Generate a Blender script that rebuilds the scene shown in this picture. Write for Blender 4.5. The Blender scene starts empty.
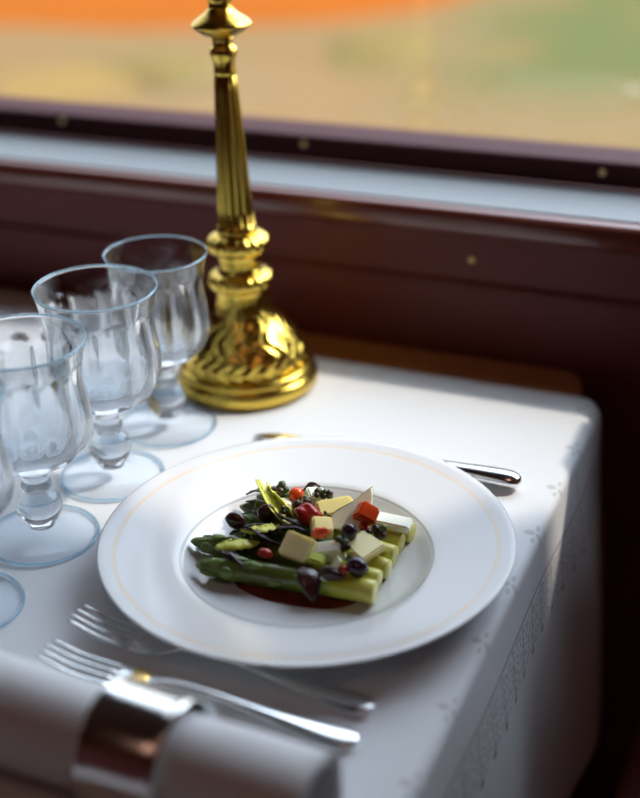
import bpy, bmesh, math, random
from mathutils import Vector, Matrix, noise

scene = bpy.context.scene
col = scene.collection
PI = math.pi
rnd = random.Random(7)

# ------------------------------------------------------------------ camera
cd = bpy.data.cameras.new('camera')
cam = bpy.data.objects.new('camera', cd)
col.objects.link(cam)
CR = Vector((0.9248, 0.3796, -0.0257)); CU = Vector((-0.1501, 0.4261, 0.8921)); CF = Vector((-0.3496, 0.8212, -0.4511))
CF.normalize(); CR = (CR - CF * CR.dot(CF)).normalized(); CU = CR.cross(CF)
m = Matrix((CR, CU, -CF)).transposed().to_4x4()
m.translation = Vector((0.320, -0.7202, 0.5309))
cam.matrix_world = m
cd.sensor_fit = 'HORIZONTAL'; cd.sensor_width = 24.0; cd.lens = 50.0
cd.clip_start = 0.02; cd.clip_end = 300
cd.dof.use_dof = True; cd.dof.focus_distance = 0.965; cd.dof.aperture_fstop = 1.9
scene.camera = cam

# ------------------------------------------------------------------ world, sun, exposure
w = bpy.data.worlds.new('sky'); scene.world = w; w.use_nodes = True
nt = w.node_tree; nt.nodes.clear()
out = nt.nodes.new('ShaderNodeOutputWorld'); bg = nt.nodes.new('ShaderNodeBackground')
tc = nt.nodes.new('ShaderNodeTexCoord'); sp = nt.nodes.new('ShaderNodeSeparateXYZ'); rp = nt.nodes.new('ShaderNodeValToRGB')
nt.links.new(tc.outputs['Generated'], sp.inputs[0]); nt.links.new(sp.outputs['Z'], rp.inputs[0])
rp.color_ramp.elements[0].position = 0.0; rp.color_ramp.elements[0].color = (0.90, 0.945, 1.0, 1)
rp.color_ramp.elements[1].position = 0.7; rp.color_ramp.elements[1].color = (0.70, 0.83, 1.0, 1)
nt.links.new(rp.outputs[0], bg.inputs[0])
dp = nt.nodes.new('ShaderNodeVectorMath'); dp.operation = 'DOT_PRODUCT'; nt.links.new(tc.outputs['Generated'], dp.inputs[0]); dp.inputs[1].default_value = (0.45, 0.62, 0.64)
mm = []
for op, v1, v2 in (('MAXIMUM', 0.0, None), ('POWER', 4.0, None), ('MULTIPLY_ADD', 5.8, 1.4)):
    q = nt.nodes.new('ShaderNodeMath'); q.operation = op; q.inputs[1].default_value = v1
    if v2 is not None: q.inputs[2].default_value = v2
    nt.links.new(mm[-1].outputs[0] if mm else dp.outputs['Value'], q.inputs[0]); mm.append(q)
nt.links.new(mm[-1].outputs[0], bg.inputs[1])   # the sky is brighter round the sun
nt.links.new(bg.outputs[0], out.inputs[0])

SUN_DIR = Vector((-0.517, -0.445, -0.731))
sd = bpy.data.lights.new('sun', 'SUN'); sd.energy = 2.65; sd.angle = math.radians(2.0); sd.color = (1.0, 0.90, 0.78)
sun = bpy.data.objects.new('sun', sd); col.objects.link(sun)
sun.rotation_euler = SUN_DIR.to_track_quat('-Z', 'Y').to_euler()

pd = bpy.data.lights.new('window_portal', 'AREA'); pd.shape = 'RECTANGLE'; pd.size = 2.0; pd.size_y = 0.83
pd.cycles.is_portal = True
portal = bpy.data.objects.new('window_portal', pd); col.objects.link(portal)
portal.location = (-0.30, 0.56, 0.585); portal.rotation_euler = Vector((0, -1, 0)).to_track_quat('-Z', 'Y').to_euler()

vs = scene.view_settings
vs.view_transform = 'Standard'; vs.look = 'None'; vs.gamma = 1.0; vs.use_curve_mapping = False
vs.exposure = 0.30
cy = scene.cycles
cy.use_denoising = True
cy.max_bounces = 14; cy.transmission_bounces = 12; cy.transparent_max_bounces = 24; cy.glossy_bounces = 6; cy.diffuse_bounces = 5
cy.sample_clamp_indirect = 6.0
cy.blur_glossy = 0.4

# ------------------------------------------------------------------ materials
def mat(name, base=(0.8, 0.8, 0.8), rough=0.5, metal=0.0, **kw):
    mt = bpy.data.materials.new(name); mt.use_nodes = True
    b = mt.node_tree.nodes['Principled BSDF']
    b.inputs['Base Color'].default_value = (*base, 1); b.inputs['Roughness'].default_value = rough; b.inputs['Metallic'].default_value = metal
    for k, v in kw.items():
        b.inputs[k.replace('_', ' ')].default_value = v
    return mt

class NT:
    def __init__(s, mt): s.t = mt.node_tree; s.b = s.t.nodes['Principled BSDF']
    def n(s, ty, **p):
        x = s.t.nodes.new('ShaderNode' + ty)
        for k, v in p.items(): setattr(x, k, v)
        return x
    def l(s, a, b): s.t.links.new(a, b)
    def v(s, sock, val):
        if hasattr(val, 'is_output'): s.l(val, sock)
        else: sock.default_value = val
    def m(s, op, a, b=None, c=None):
        x = s.n('Math', operation=op); s.v(x.inputs[0], a)
        if b is not None: s.v(x.inputs[1], b)
        if c is not None: s.v(x.inputs[2], c)
        return x.outputs[0]
    def mix(s, fac, a, b):
        x = s.n('Mix', data_type='RGBA'); s.v(x.inputs[0], fac)
        s.v(x.inputs[6], (*a, 1) if isinstance(a, tuple) else a); s.v(x.inputs[7], (*b, 1) if isinstance(b, tuple) else b)
        return x.outputs[2]
    def noise(s, scale, detail=3, vec=None):
        x = s.n('TexNoise'); x.inputs['Scale'].default_value = scale; x.inputs['Detail'].default_value = detail
        if vec is not None: s.l(vec, x.inputs['Vector'])
        return x.outputs['Fac']
    def obj(s): return s.n('TexCoord').outputs['Object']
    def ramp(s, fac, stops):
        r = s.n('ValToRGB'); s.l(fac, r.inputs[0]); e = r.color_ramp.elements
        while len(e) < len(stops): e.new(0.5)
        for q, (p, c) in zip(e, stops): q.position = p; q.color = (*c, 1)
        return r.outputs[0]
    def bump(s, h, strength=0.2, dist=0.001):
        b = s.n('Bump'); b.inputs['Strength'].default_value = strength; b.inputs['Distance'].default_value = dist
        s.l(h, b.inputs['Height']); s.l(b.outputs[0], s.b.inputs['Normal'])
    def base(s, c): s.l(c, s.b.inputs['Base Color'])

def wood(name, a, b, rough=0.22, coat=0.6, scale=(1.5, 14, 14)):
    mt = mat(name, a, rough, Coat_Weight=coat, Coat_Roughness=0.12); k = NT(mt)
    mp = k.n('Mapping'); mp.inputs['Scale'].default_value = scale; k.l(k.obj(), mp.inputs[0])
    f = k.noise(2.2, 6, mp.outputs[0]); k.base(k.mix(f, a, b)); return mt

M = {}
M['mahogany'] = wood('mahogany', (0.16, 0.038, 0.036), (0.105, 0.025, 0.026), 0.5, 0.0)
M['mahogany'].node_tree.nodes['Principled BSDF'].inputs['Specular IOR Level'].default_value = 0.25
M['mahogany_lip'] = wood('mahogany_lip', (0.16, 0.032, 0.018), (0.10, 0.02, 0.014), 0.28)
M['table_wood'] = wood('table_wood', (0.50, 0.25, 0.14), (0.36, 0.17, 0.09), 0.4, 0.2)
M['frame_dark'] = wood('frame_dark', (0.060, 0.016, 0.020), (0.04, 0.012, 0.016), 0.7, 0.0)
M['frame_dark'].node_tree.nodes['Principled BSDF'].inputs['Specular IOR Level'].default_value = 0.2
M['sill'] = mat('sill_metal', (0.17, 0.195, 0.215), 0.45)
M['leather'] = mat('leather', (0.20, 0.07, 0.05), 0.5)
M['carpet'] = mat('carpet', (0.26, 0.08, 0.06), 0.95)
M['ceiling'] = mat('ceiling_cream', (0.07, 0.035, 0.028), 0.7)
M['silver'] = mat('silver', (0.86, 0.85, 0.83), 0.16, 1.0)
M['gold_glint'] = mat('gold_glint', (0.95, 0.62, 0.22), 0.25, 1.0)
M['brass_screw'] = mat('brass_screw', (0.9, 0.68, 0.3), 0.3, 1.0)

mt = mat('brass', (0.72, 0.50, 0.085), 0.17, 1.0); k = NT(mt)
k.l(k.m('MULTIPLY_ADD', k.noise(60, 4, k.obj()), 0.18, 0.08), k.b.inputs['Roughness']); M['brass'] = mt
k.bump(k.noise(90, 3), 0.12, 0.002)

M['fill_glow'] = mat('fill_glow', (0.9, 0.8, 0.6), 0.5, Emission_Color=(1.0, 0.55, 0.42, 1), Emission_Strength=1.1)  # glow of the added, unseen fill lights
# glass
def glass_mat(name, tint, lo, hi, f0=0.40, f1=0.92):
    g = bpy.data.materials.new(name); g.use_nodes = True; t = g.node_tree; t.nodes.clear()
    o = t.nodes.new('ShaderNodeOutputMaterial'); gl = t.nodes.new('ShaderNodeBsdfGlass'); tr = t.nodes.new('ShaderNodeBsdfTransparent')
    mx = t.nodes.new('ShaderNodeMixShader')
    gl.inputs['Color'].default_value = (*tint, 1); gl.inputs['IOR'].default_value = 1.5; gl.inputs['Roughness'].default_value = 0.0
    tr.inputs['Color'].default_value = (0.97, 0.985, 1.0, 1)
    lw = t.nodes.new('ShaderNodeLayerWeight'); lw.inputs[0].default_value = 0.5
    mr = t.nodes.new('ShaderNodeMapRange'); mr.inputs[1].default_value = f0; mr.inputs[2].default_value = f1; mr.inputs[3].default_value = lo; mr.inputs[4].default_value = hi
    t.links.new(lw.outputs['Facing'], mr.inputs[0]); t.links.new(mr.outputs[0], mx.inputs[0])
    t.links.new(tr.outputs[0], mx.inputs[1]); t.links.new(gl.outputs[0], mx.inputs[2]); t.links.new(mx.outputs[0], o.inputs[0])
    return g
M['glass'] = glass_mat('clear_glass', (0.965, 0.985, 1.0), 0.78, 1.0)
M['glass_rim_sky'] = glass_mat('sky_edge_glass', (0.66, 0.80, 0.87), 0.75, 1.0)  # sky reflection along the goblet edges put into this blue tint
M['glass_foot'] = glass_mat('thin_glass', (0.86, 0.94, 1.0), 0.05, 1.0, 0.58, 0.95)
g = bpy.data.materials.new('pane_glass'); g.use_nodes = True; t = g.node_tree; t.nodes.clear()
o = t.nodes.new('ShaderNodeOutputMaterial'); tr = t.nodes.new('ShaderNodeBsdfTransparent'); gs = t.nodes.new('ShaderNodeBsdfGlossy')
gs.inputs['Roughness'].default_value = 0.02; mx = t.nodes.new('ShaderNodeMixShader'); fr = t.nodes.new('ShaderNodeLayerWeight'); p5 = t.nodes.new('ShaderNodeMath'); p5.operation = 'POWER'; p5.inputs[1].default_value = 5.0
ma = t.nodes.new('ShaderNodeMath'); ma.operation = 'MULTIPLY_ADD'; ma.inputs[1].default_value = 0.6; ma.inputs[2].default_value = 0.04
t.links.new(fr.outputs['Facing'], p5.inputs[0]); t.links.new(p5.outputs[0], ma.inputs[0]); t.links.new(ma.outputs[0], mx.inputs[0]); t.links.new(tr.outputs[0], mx.inputs[1]); t.links.new(gs.outputs[0], mx.inputs[2]); t.links.new(mx.outputs[0], o.inputs[0])
M['pane'] = g

# porcelain with a fine gold line on the rim and a grey line round the well
mt = mat('porcelain', (0.68, 0.68, 0.68), 0.18, Coat_Weight=0.3, Coat_Roughness=0.05); k = NT(mt)
sx = k.n('SeparateXYZ'); k.l(k.obj(), sx.inputs[0])
r = k.m('SQRT', k.m('ADD', k.m('MULTIPLY', sx.outputs[0], sx.outputs[0]), k.m('MULTIPLY', sx.outputs[1], sx.outputs[1])))
def band(c0, hw): return k.m('LESS_THAN', k.m('ABSOLUTE', k.m('SUBTRACT', r, c0)), hw)
top = k.m('GREATER_THAN', sx.outputs[2], 0.0055)
gold = k.m('MULTIPLY', band(0.1335, 0.0014), top); grey = k.m('MULTIPLY', band(0.0885, 0.0010), top)
wear = k.m('MULTIPLY_ADD', k.noise(40, 2, k.obj()), 0.8, 0.15)
c1 = k.mix(k.m('MULTIPLY', gold, wear), (0.68, 0.68, 0.68), (0.78, 0.58, 0.33)); c2 = k.mix(k.m('MULTIPLY', grey, 0.85), c1, (0.33, 0.34, 0.31)); k.base(c2)
M['porcelain'] = mt

# linen with a woven border; UV u = metres along the edge, v = metres beyond the table edge
def linen(name, border=True):
    mt = mat(name, (0.70, 0.72, 0.735), 0.85, Sheen_Weight=0.15); k = NT(mt)
    uv = k.n('UVMap'); s2 = k.n('SeparateXYZ'); k.l(uv.outputs[0], s2.inputs[0]); u, v = s2.outputs[0], s2.outputs[1]
    wv = k.n('TexWave', wave_type='BANDS', bands_direction='X'); wv.inputs['Scale'].default_value = 260; k.l(uv.outputs[0], wv.inputs[0])
    wv2 = k.n('TexWave', wave_type='BANDS', bands_direction='Y'); wv2.inputs['Scale'].default_value = 260; k.l(uv.outputs[0], wv2.inputs[0])
    k.bump(k.m('ADD', wv.outputs['Fac'], wv2.outputs['Fac']), 0.15, 0.0004)
    if border:
        def near(x, c0, hw): return k.m('LESS_THAN', k.m('ABSOLUTE', k.m('SUBTRACT', x, c0)), hw)
        def frac_near(x, period, off, hw):
            f = k.m('SUBTRACT', k.m('FRACT', k.m('DIVIDE', k.m('ADD', x, 50 * period + off), period)), 0.5)
            return k.m('LESS_THAN', k.m('ABSOLUTE', f), hw / period)
        inb = near(v, 0.070, 0.020); line = near(v, 0.047, 0.0011)
        cross = k.m('MULTIPLY', inb, frac_near(u, 0.030, 0.0, 0.0007))
        vx = k.n('TexVoronoi', feature='F1', voronoi_dimensions='2D'); vx.inputs['Scale'].default_value = 170; vx.inputs['Randomness'].default_value = 0.55; k.l(uv.outputs[0], vx.inputs[0])
        dots = k.m('MULTIPLY', inb, k.m('LESS_THAN', vx.outputs['Distance'], 0.32))
        pic = k.m('MULTIPLY', near(v, 0.0915, 0.0028), frac_near(u, 0.030, 0.0, 0.0034))
        # twin-loop sprigs along the fold
        def ell(du, dv, ru, rv):
            fu = k.m('MULTIPLY', k.m('SUBTRACT', k.m('FRACT', k.m('DIVIDE', k.m('ADD', u, 3.5 - 0.1 + 0.035 - du), 0.07)), 0.5), 0.07 / ru)
            fv = k.m('DIVIDE', k.m('SUBTRACT', v, dv), rv)
            d = k.m('ADD', k.m('MULTIPLY', fu, fu), k.m('MULTIPLY', fv, fv))
            return k.m('LESS_THAN', d, 1.0)
        spr = k.m('MAXIMUM', k.m('MAXIMUM', ell(0.0, 0.0085, 0.0030, 0.0042), ell(0.0, -0.0005, 0.0034, 0.0040)), k.m('MAXIMUM', ell(0.0085, 0.004, 0.0036, 0.0016), ell(-0.0085, 0.004, 0.0036, 0.0016)))
        turn = k.m('MULTIPLY', near(u, 0.222, 0.0010), k.m('MULTIPLY', k.m('GREATER_THAN', v, 0.018), k.m('LESS_THAN', v, 0.047)))
        f = k.m('MAXIMUM', k.m('MAXIMUM', line, k.m('MAXIMUM', cross, turn)), k.m('MAXIMUM', k.m('MULTIPLY', dots, 0.65), k.m('MAXIMUM', pic, k.m('MULTIPLY', spr, 0.45))))
        k.base(k.mix(k.m('MULTIPLY', f, 0.8), (0.70, 0.72, 0.735), (0.20, 0.18, 0.19)))
    return mt
M['linen'] = linen('linen_cloth'); M['napkin'] = linen('linen_napkin', False)

def food(name, a, b, rough=0.35, scale=120, sss=0.0, rad=(0.004, 0.003, 0.001)):
    mt = mat(name, a, rough); k = NT(mt); k.base(k.mix(k.noise(scale, 3, k.obj()), a, b))
    if sss: k.b.inputs['Subsurface Weight'].default_value = sss; k.b.inputs['Subsurface Radius'].default_value = rad; k.b.inputs['Subsurface Scale'].default_value = 1.0
    return mt
M['cheese'] = food('cheese', (0.88, 0.78, 0.44), (0.82, 0.70, 0.32), 0.4, 90, 0.4)
M['cheese_yellow'] = food('cheese_yellow', (0.80, 0.64, 0.16), (0.78, 0.70, 0.34), 0.4, 60, 0.4)
M['cheese_pale'] = food('cheese_pale', (0.88, 0.89, 0.78), (0.84, 0.84, 0.68), 0.4, 80, 0.4)
M['endive_rim'] = food('endive_rim', (0.42, 0.52, 0.05), (0.60, 0.62, 0.12), 0.4)
M['tomato_orange'] = food('tomato_orange', (0.72, 0.09, 0.01), (0.60, 0.05, 0.01), 0.2, 80, 0.2)
M['tomato_red'] = food('tomato_red', (0.42, 0.02, 0.012), (0.28, 0.01, 0.008), 0.2)
M['tomato_dark'] = food('tomato_dark', (0.20, 0.008, 0.008), (0.30, 0.012, 0.01), 0.18)
M['olive'] = food('olive_purple', (0.030, 0.010, 0.022), (0.018, 0.008, 0.012), 0.14)
M['olive_brown'] = food('olive_brown', (0.055, 0.018, 0.012), (0.035, 0.010, 0.010), 0.25)
M['cress'] = food('cress_brown', (0.055, 0.030, 0.010), (0.03, 0.012, 0.012), 0.4, 300)
M['purple_leaf'] = food('purple_leaf', (0.045, 0.016, 0.030), (0.022, 0.010, 0.016), 0.4)
M['yellow_leaf'] = food('yellow_leaf', (0.72, 0.66, 0.10), (0.50, 0.55, 0.06), 0.4, 150)
M['green_leaf'] = food('green_leaf', (0.07, 0.11, 0.02), (0.04, 0.06, 0.015), 0.45)
M['crumb'] = food('petal_yellow', (0.65, 0.50, 0.02), (0.30, 0.26, 0.02), 0.5)
M['sauce'] = food('sauce', (0.16, 0.022, 0.008), (0.10, 0.014, 0.006), 0.08, 40)
M['scale'] = food('asparagus_scale', (0.16, 0.24, 0.03), (0.07, 0.12, 0.018), 0.35, 200)
def asparagus_mat(name, L):
    mt = mat(name, (0.1, 0.2, 0.03), 0.28); k = NT(mt); sx = k.n('SeparateXYZ'); k.l(k.obj(), sx.inputs[0])
    f = k.m('ADD', k.m('DIVIDE', sx.outputs[0], L), k.m('MULTIPLY_ADD', k.noise(70, 3, k.obj()), 0.16, -0.08))
    k.base(k.ramp(f, [(0.0, (0.09, 0.13, 0.015)), (0.45, (0.08, 0.10, 0.015)), (0.70, (0.16, 0.22, 0.02)), (0.82, (0.48, 0.50, 0.04)), (1.0, (0.64, 0.60, 0.12))]))
    return mt

# ------------------------------------------------------------------ builders
def link(name, bm, material, parent=None, smooth=True, loc=None):
    bmesh.ops.recalc_face_normals(bm, faces=bm.faces)
    me = bpy.data.meshes.new(name); bm.to_mesh(me); bm.free()
    if smooth:
        me.polygons.foreach_set('use_smooth', [True] * len(me.polygons))
    me.materials.append(M[material] if isinstance(material, str) else material)
    o = bpy.data.objects.new(name, me); col.objects.link(o)
    if parent: o.parent = parent
    if loc: o.location = loc
    return o
def tag(o, label, cat, group=None, kind=None):
    o['label'] = label; o['category'] = cat
    if group: o['group'] = group
    if kind: o['kind'] = kind
    return o
def thing(name, label, cat, loc=(0, 0, 0), rot=(0, 0, 0), group=None):
    o = bpy.data.objects.new(name, None); col.objects.link(o); o.location = loc; o.rotation_euler = rot
    return tag(o, label, cat, group)
def copy_tree(o, parent=None):
    c = o.copy(); col.objects.link(c); c.parent = parent
    for ch in [x for x in bpy.data.objects if x.parent == o]: copy_tree(ch, c)
    return c
def box(bm, x0, x1, y0, y1, z0, z1, bev=0.0, seg=2):
    r = bmesh.ops.create_cube(bm, size=1.0)['verts']
    for v in r:
        v.co = Vector(((x0 + x1) / 2 + v.co.x * (x1 - x0), (y0 + y1) / 2 + v.co.y * (y1 - y0), (z0 + z1) / 2 + v.co.z * (z1 - z0)))
    if bev:
        es = list({e for v in r for e in v.link_edges})
        bmesh.ops.bevel(bm, geom=es, offset=bev, segments=seg, affect='EDGES', profile=0.6)
def boxobj(name, dims, material, parent=None, bev=0.0, kind=None, seg=2):
    bm = bmesh.new(); box(bm, *dims, bev, seg); o = link(name, bm, material, parent, smooth=False)
    if kind: o['kind'] = kind
    return o
def lathe(prof, n=64, mod=None):
    """prof: list of (r, z); mod(r, z, ang, i) -> r"""
    bm = bmesh.new(); rings = []
    for i, (r, z) in enumerate(prof):
        if r < 1e-6: rings.append([bm.verts.new((0, 0, z))]); continue
        ring = []
        for j in range(n):
            a = 2 * PI * j / n; rr = mod(r, z, a, i) if mod else r
            ring.append(bm.verts.new((rr * math.cos(a), rr * math.sin(a), z)))
        rings.append(ring)
    for A, B in zip(rings, rings[1:]):
        for j in range(n):
            k2 = (j + 1) % n
            if len(A) == 1 and len(B) == 1: continue
            if len(A) == 1: bm.faces.new((A[0], B[j], B[k2]))
            elif len(B) == 1: bm.faces.new((A[j], A[k2], B[0]))
            else: bm.faces.new((A[j], A[k2], B[k2], B[j]))
    return bm
def smooth_prof(pts, sub=5):
    out = []
    P = [Vector((a, b)) for a, b in pts]
    for i in range(len(P) - 1):
        p0 = P[max(i - 1, 0)]; p1 = P[i]; p2 = P[i + 1]; p3 = P[min(i + 2, len(P) - 1)]
        for s in range(sub):
            t = s / sub
            q = 0.5 * ((2 * p1) + (p2 - p0) * t + (2 * p0 - 5 * p1 + 4 * p2 - p3) * t * t + (3 * p1 - p0 - 3 * p2 + p3) * t ** 3)
            out.append((max(q.x, 0.0), q.y))
    out.append(tuple(P[-1])); return out
def loft(secs, n=14, bm=None, ex=1.0):
    """secs: (x, y, z, halfwidth, halfheight) cross-sections in the local YZ plane"""
    bm = bm or bmesh.new(); rings = []
    for (x, y, z, hw, hh) in secs:
        ring = []
        for j in range(n):
            a = 2 * PI * j / n; ca, sa = math.cos(a), math.sin(a)
            ring.append(bm.verts.new((x, y + hw * math.copysign(abs(ca) ** ex, ca), z + hh * math.copysign(abs(sa) ** ex, sa))))
        rings.append(ring)
    for A, B in zip(rings, rings[1:]):
        for j in range(n): bm.faces.new((A[j], A[(j + 1) % n], B[(j + 1) % n], B[j]))
    bm.faces.new(rings[0]); bm.faces.new(list(reversed(rings[-1])))
    return bm
def interp(pts, sub=6):
    """Catmull-Rom through n-tuples"""
    out = []
    for i in range(len(pts) - 1):
        p = [pts[max(i - 1, 0)], pts[i], pts[i + 1], pts[min(i + 2, len(pts) - 1)]]
        for s in range(sub):
            t = s / sub
            out.append(tuple(0.5 * (2 * b + (c - a) * t + (2 * a - 5 * b + 4 * c - d) * t * t + (3 * b - a - 3 * c + d) * t ** 3) for a, b, c, d in zip(*p)))
    out.append(tuple(pts[-1])); return out

# ------------------------------------------------------------------ the setting: dining carriage
FLOOR = -0.75; CEIL = 1.45; XR = 1.7; XL = -2.2; YB = -2.0; YW = 0.39; YG = 0.479
boxobj('floor', (XL, XR, YB, 0.6, FLOOR - 0.05, FLOOR), 'carpet', kind='structure')
boxobj('ceiling', (XL, XR, YB, 0.6, CEIL, CEIL + 0.05), 'ceiling', kind='structure')
boxobj('wall_front', (XL, XR, YB - 0.05, YB, FLOOR, CEIL), 'mahogany', kind='structure')
boxobj('wall_right', (XR, XR + 0.05, YB, 0.6, FLOOR, CEIL), 'mahogany', kind='structure')
boxobj('wall_left', (XL - 0.05, XL, YB, 0.6, FLOOR, CEIL), 'mahogany', kind='structure')
JL, JR, ZT = -1.3, 0.690, 1.0
bm = bmesh.new()
box(bm, XL, XR, YW, 0.6, FLOOR, 0.118); box(bm, XL, JL, YG, 0.6, 0.118, ZT); box(bm, JR, XR, YG, 0.6, 0.118, ZT); box(bm, XL, XR, YG, 0.6, ZT, CEIL)
wall = link('wall_back', bm, 'mahogany', smooth=False); wall['kind'] = 'structure'
# sill shelf and the rounded wooden lip in front of it
bm = bmesh.new(); box(bm, XL, XR, YW + 0.004, YG, 0.118, 0.1405); sill = link('trim_1', bm, 'sill', smooth=False); sill['kind'] = 'structure'
bm = bmesh.new(); loft([(XL, 0.384, 0.1285, 0.0095, 0.0125), (XR, 0.384, 0.1285, 0.0095, 0.0125)], 20, bm, 0.7)
lip = link('trim_2', bm, 'mahogany_lip'); lip['kind'] = 'structure'
bm = bmesh.new(); loft([(XL, 0.389, 0.066, 0.004, 0.003), (XR, 0.389, 0.066, 0.004, 0.003)], 12, bm, 0.8)
mo = link('trim_3', bm, 'mahogany'); mo['kind'] = 'structure'
win = bpy.data.objects.new('window_1', None); col.objects.link(win); win['kind'] = 'structure'; win.location = (0, YG, 0.1405)
def wpart(name, dims, material, bev=0.004):
    bm = bmesh.new(); box(bm, dims[0], dims[1], dims[2] - YG, dims[3] - YG, dims[4] - 0.1405, dims[5] - 0.1405, bev, 3)
    return link(name, bm, material, win, smooth=False)
wpart('bottom_rail', (JL, JR, YG - 0.002, 0.53, 0.1407, 0.166), 'frame_dark')
wpart('top_rail', (JL, JR, YG, 0.53, ZT - 0.03, ZT), 'frame_dark')
wpart('stile', (JR - 0.03, JR, YG, 0.53, 0.166, ZT - 0.03), 'frame_dark')
wpart('stile', (JL, JL + 0.03, YG, 0.53, 0.166, ZT - 0.03), 'frame_dark')
wpart('pane', (JL + 0.03, JR - 0.03, 0.505, 0.509, 0.166, ZT - 0.03), 'pane', 0)
def screw_bm(r=0.0035):
    return lathe([(0, -0.001), (r, -0.001), (r, 0.0006), (r * 0.7, 0.0014), (r * 0.2, 0.0016), (0, 0.0010)], 20)
for x, z in ((-0.481, 0.159), (-0.199, 0.1575), (0.0997, 0.1560)):
    s = link('screw', screw_bm(), 'brass_screw', win); s.location = (x, -0.0025, z - 0.1405); s.rotation_euler = (PI / 2, 0, 0); s['label'] = 'small brass screw head'
s = link('screw', screw_bm(0.003), 'brass_screw', wall); s.location = (0.0026, YW - 0.0005, 0.09); s.rotation_euler = (PI / 2, 0, 0); s['label'] = 'small brass screw head'

# warm fill lights added above the frame to lift the dark interior
for lx, ly in ((-1.5, -1.3), (0.35, -0.8)):
    fill_lamp = thing('ceiling_fill', 'round warm fill light added on the ceiling ' + ('over the window end' if lx < 0 else 'over the seat end'), 'fill light', (lx, ly, CEIL))
    link('shade', lathe(smooth_prof([(0.0, -0.09), (0.17, -0.08), (0.27, -0.04), (0.29, -0.001)], 4) + [(0, -0.001)], 40), 'fill_glow', fill_lamp)
    link('rim', lathe([(0.291, -0.001), (0.31, -0.001), (0.31, -0.012), (0.291, -0.014), (0.291, -0.001)], 40), 'brass', fill_lamp)

# outside: sandy ground, an orange clay strip, grass
GZ = -1.6
mt = mat('sandy_ground', (0.6, 0.4, 0.22), 0.95); k = NT(mt)
n1 = k.noise(0.55, 4, k.obj()); n2 = k.noise(2.5, 4, k.obj())
sandy = k.mix(k.ramp(n1, [(0.35, (0, 0, 0)), (0.65, (1, 1, 1))]), k.mix(n2, (0.21, 0.122, 0.052), (0.23, 0.14, 0.064)), k.mix(n2, (0.22, 0.145, 0.078), (0.18, 0.125, 0.05)))
sx = k.n('SeparateXYZ'); k.l(k.obj(), sx.inputs[0])
def sstep(v, a0, a1):
    q = k.n('MapRange', interpolation_type='SMOOTHSTEP'); k.l(v, q.inputs[0]); q.inputs[1].default_value = a0; q.inputs[2].default_value = a1; return q.outputs[0]
n3 = k.noise(0.9, 3, k.obj())
gm = k.m('MULTIPLY', k.m('MULTIPLY', sstep(sx.outputs[0], -3.4, -1.9), sstep(sx.outputs[1], 6.6, 8.4)), sstep(n3, 0.30, 0.55))
k.base(k.mix(gm, sandy, k.mix(n2, (0.10, 0.115, 0.042), (0.13, 0.125, 0.05))))
M['sand'] = mt
k.b.inputs['Specular IOR Level'].default_value = 0.0
bm = bmesh.new(); box(bm, -60, 40, 0.62, 90, GZ - 0.3, GZ); gr = link('ground', bm, 'sand', smooth=False); gr['kind'] = 'structure'
def patch(name, pts, z, h, material, seed=0):
    bm = bmesh.new(); P = []
    n = len(pts)
    sm = interp([*pts, pts[0]], 6)[:-1]
    lo = [bm.verts.new((x, y, z)) for x, y in sm]; cx = sum(p[0] for p in sm) / len(sm); cyy = sum(p[1] for p in sm) / len(sm)
    mid = [bm.verts.new((cx + (x - cx) * 0.8, cyy + (y - cyy) * 0.8, z + h * (0.7 + 0.5 * noise.noise((x * 2, y * 2, seed))))) for x, y in sm]
    c = bm.verts.new((cx, cyy, z + h))
    for i in range(len(sm)):
        j = (i + 1) % len(sm); bm.faces.new((lo[i], lo[j], mid[j], mid[i])); bm.faces.new((mid[i], mid[j], c))
    return link(name, bm, material)
M['clay'] = food('orange_clay', (0.33, 0.090, 0.013), (0.28, 0.08, 0.015), 0.9, 1.2)
M['grass_a'] = food('grass_green', (0.11, 0.115, 0.045), (0.15, 0.11, 0.045), 0.9, 3)
M['grass_b'] = food('grass_yellow', (0.17, 0.135, 0.045), (0.20, 0.135, 0.055), 0.9, 3)
M['pale_path'] = food('pale_path', (0.26, 0.16, 0.065), (0.24, 0.16, 0.05), 0.9, 2)
for q in ('clay', 'grass_a', 'grass_b', 'pale_path'): M[q].node_tree.nodes['Principled BSDF'].inputs['Specular IOR Level'].default_value = 0.0
clay = patch('path_clay', [(-14, 12.0), (-9.5, 8.0), (-6.43, 8.55), (-5.3, 8.65), (-4.45, 9.05), (-3.7, 9.5), (-3.1, 10.6), (-3.2, 12.6), (-7, 13)], GZ, 0.05, 'clay'); clay['kind'] = 'structure'
pp = patch('path_pale', [(-5.36, 7.07), (-4.92, 7.5), (-4.2, 7.75), (-3.9, 7.5), (-4.25, 6.9), (-4.8, 6.35)], GZ, 0.02, 'pale_path'); pp['kind'] = 'structure'
tag(patch('grass', [(-3.6, 8.9), (-3.1, 9.2), (-2.75, 8.9), (-2.7, 8.1), (-2.95, 7.8), (-3.2, 7.9)], GZ, 0.06, 'grass_b', 2), 'yellowish grass outside just right of the candlestick', 'grass', kind='stuff')
tag(patch('grass', [(-4.9, 7.5), (-4.2, 7.9), (-3.75, 7.4), (-4.0, 6.95), (-4.4, 7.2)], GZ + 0.01, 0.05, 'grass_b', 3), 'pale curved grass verge outside, left of the candlestick', 'grass', kind='stuff')

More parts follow.
